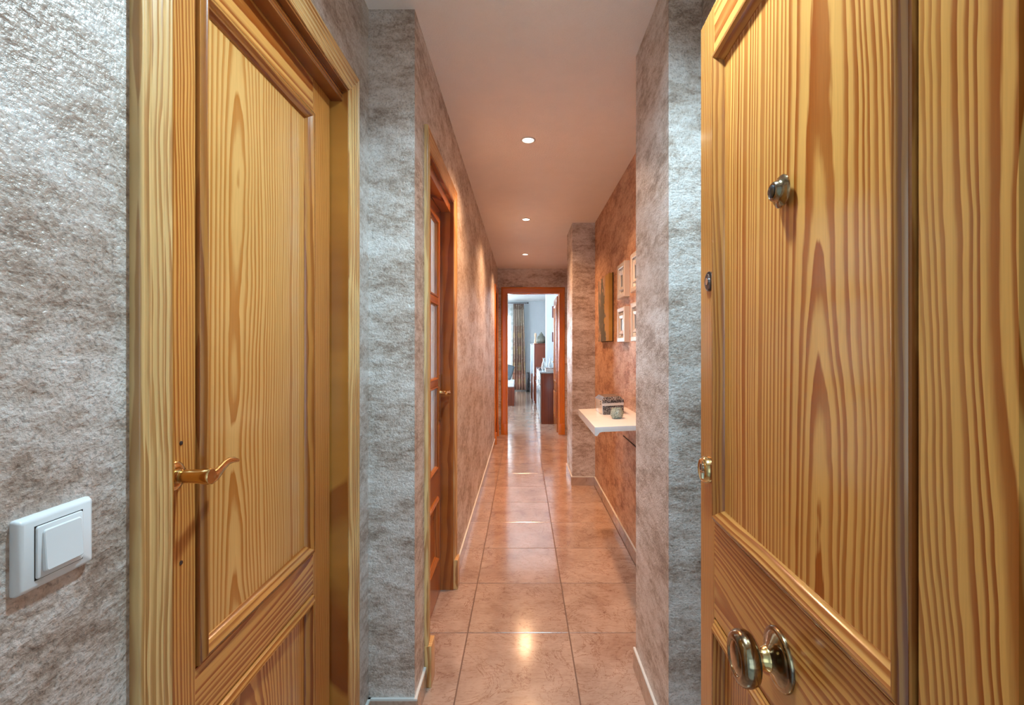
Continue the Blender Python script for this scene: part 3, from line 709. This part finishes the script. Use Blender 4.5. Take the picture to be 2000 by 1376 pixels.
MB().lathe([(0, 0), (.08, 0), (.105, .02), (.118, .07), (.112, .12), (.085, .165), (.05, .19), (.045, .20), (0, .20)], n=36).build('body', M['ceramic'], jv, True)
MB().lathe([(0, .195), (.05, .198), (.052, .21), (.03, .235), (.012, .245), (.014, .262), (0, .27)], n=24).build('lid', M['ceramic'], jv, True)
sp = root('cream_figurine', (0.305, 11.55, 1.362), 0, 'small cream figurine beside the ceramic jar', 'figurine')
MB().lathe([(0, 0), (.035, 0), (.03, .06), (.018, .14), (.028, .19), (.03, .22), (.018, .25), (0, .26)], n=20).build('body', M['cream'], sp, True)
def vase(x, y, label):
    r = root('glass_vase', (x, y, 0.857), 0, label, 'vase', 'clear glass vases on the sideboard')
    MB().lathe([(0, 0), (.034, 0), (.042, .02), (.044, .06), (.036, .11), (.020, .155), (.016, .18), (.022, .21), (.028, .222), (.025, .222), (.018, .205), (.013, .18), (.017, .155), (.032, .11), (.039, .06), (.036, .02), (0, .008)], n=28).build('body', M['glass'], r, True)
    MB().tube([(.0, 0, .015), (.004, 0, .08), (-.004, 0, .15), (.002, 0, .215)], [.008, .009, .008, .012], 10).build('white_filling', M['white_paint'], r, True)
vase(0.385, 8.75, 'left clear glass vase on the sideboard')
vase(0.51, 8.75, 'right clear glass vase on the sideboard')
ty = root('silver_box', (0.52, 8.30, 0.857), 0, 'silver rectangular box at the near end of the sideboard', 'box')
bbox('body', M['silver_paint'], ty, -0.13, 0.16, -0.12, 0.12, 0, 0.055, 0.004)
bbox('lid', M['chrome'], ty, -0.133, 0.163, -0.123, 0.123, 0.0555, 0.068, 0.003)
tr = root('black_tray', (0.365, 9.05, 0.857), 0, 'flat black tray on the sideboard by the vases', 'tray')
bbox('base', M['black'], tr, -0.06, 0.07, -0.10, 0.10, 0, 0.012, 0.002)
bbox('rim', M['chrome'], tr, -0.065, -0.058, -0.10, 0.10, 0, 0.024, 0.002)
spk = root('floor_speaker', (0.150, 13.75, 0), 0, 'slim black floor speaker beside the curtain', 'speaker')
bbox('cabinet', M['black'], spk, -0.045, 0.05, -0.08, 0.10, 0.02, 0.55, 0.004)
bbox('foot', M['black'], spk, -0.055, 0.06, -0.09, 0.11, 0, 0.02, 0.004)
bbox('grille', M['steel_dark'], spk, -0.040, 0.045, -0.088, -0.081, 0.05, 0.53, 0.002)
# sofa / bench at the left
sf = root('sofa', (-0.184, 10.4, 0), 0, 'dark wooden bench sofa with white seat left of the doorway', 'sofa')
bbox('base', M['dark_wood'], sf, -1.2, 0.0, 0, 0.85, 0.0, 0.40, 0.004)
bbox('seat_cushion', M['sofa_white'], sf, -1.19, -0.005, 0.01, 0.84, 0.401, 0.52, 0.03, 4)
pl = bbox('cushion', M['pillow'], None, -0.20, 0.20, -0.055, 0.055, -0.17, 0.17, 0.05, 4)
pl.location = (-0.42, 11.00, 0.735); pl.rotation_euler = (math.radians(-14), math.radians(18), 0)
tag(pl, 'slate grey cushion leaning on the white bench seat', 'cushion')
# curtain, sheer, rod, window
def fold(name, x0, x1, y, z0, z1, n, amp, mat, seed, flare=0.0):
    rs = random.Random(seed); ph = [rs.uniform(-.5, .5) for _ in range(40)]
    vs, fs = [], []; nx = n * 10; nz = 14
    for j in range(nz + 1):
        t = j / nz; z = z1 + (z0 - z1) * t
        for i in range(nx + 1):
            u = i / nx; k = u * n
            yy = y + amp * math.sin(2 * math.pi * k + ph[int(k) % 40] * .8 * t) * (0.55 + 0.45 * t) + 0.012 * math.sin(9 * u + 5 * t)
            vs.append((x0 + (x1 - x0) * u + flare * t * (u - 0.3), yy, z))
    for j in range(nz):
        for i in range(nx):
            a = j * (nx + 1) + i; fs.append((a, a + 1, a + nx + 2, a + nx + 1))
    me = bpy.data.meshes.new(name); me.from_pydata(vs, [], fs)
    for p in me.polygons: p.use_smooth = True
    return link(name, me, mat)
cu = fold('patterned_curtain', -0.275, 0.03, 14.02, 0.03, 2.55, 5, 0.045, M['curtain'], 3, 0.09)
so = cu.modifiers.new('thickness', 'SOLIDIFY'); so.thickness = 0.003
tag(cu, 'brown patterned curtain with ochre squares hanging at the window', 'curtain')
sheer = fold('sheer_curtain', -2.3, -0.27, 14.14, 0.03, 2.55, 20, 0.03, M['sheer'], 5)
tag(sheer, 'pale sheer curtain at the left edge of the window', 'curtain')
rd = root('curtain_rod', (-1.1, 14.06, 2.575), 0, 'thin dark curtain rod under the living room ceiling', 'curtain rod')
MB().tube([(-1.2, 0, 0), (1.22, 0, 0)], .011, 12).build('rod', M['steel_dark'], rd, True)
MB().tube([(1.22, 0, 0), (1.235, 0, 0), (1.25, 0, 0), (1.275, 0, 0)], [.012, .02, .022, .012], 14).build('finial', M['steel_dark'], rd, True)
MB().tube([(1.18, 0.24, 0), (1.18, 0, 0)], .008, 10).build('bracket', M['steel_dark'], rd, True)
wn = root('window_1', (-2.35, 14.3, 0), 0, 'white balcony window behind the sheer curtain', 'window', None, 'structure')
for x0, x1 in ((0, .06), (.965, 1.025), (1.93, 1.99)): bbox('mullion', M['white_plastic'], wn, x0, x1, 0.02, 0.10, 0.03, 2.25, 0.003)
for z0, z1 in ((0.0, .06), (2.22, 2.28)): bbox('frame_rail', M['white_plastic'], wn, 0, 1.99, 0.02, 0.10, z0, z1, 0.003)
for x0, x1 in ((.06, .965), (1.025, 1.93)): MB().box(x0, x1, 0.055, 0.059, 0.06, 2.22).build('pane', M['glass'], wn)
pr = root('framed_print', (0.70, 10.35, 2.03), 0, 'upper small dark red print on the column', 'picture', 'dark red prints on the column')
bbox('print', M['picture_red'], pr, -0.065, 0.08, -0.02, 0, -0.12, 0.13, 0.002)
pr2 = root('framed_print', (0.70, 10.35, 1.49), 0, 'lower small dark red print on the column', 'picture', 'dark red prints on the column')
bbox('print', M['picture_red'], pr2, -0.065, 0.08, -0.02, 0, -0.10, 0.11, 0.002)
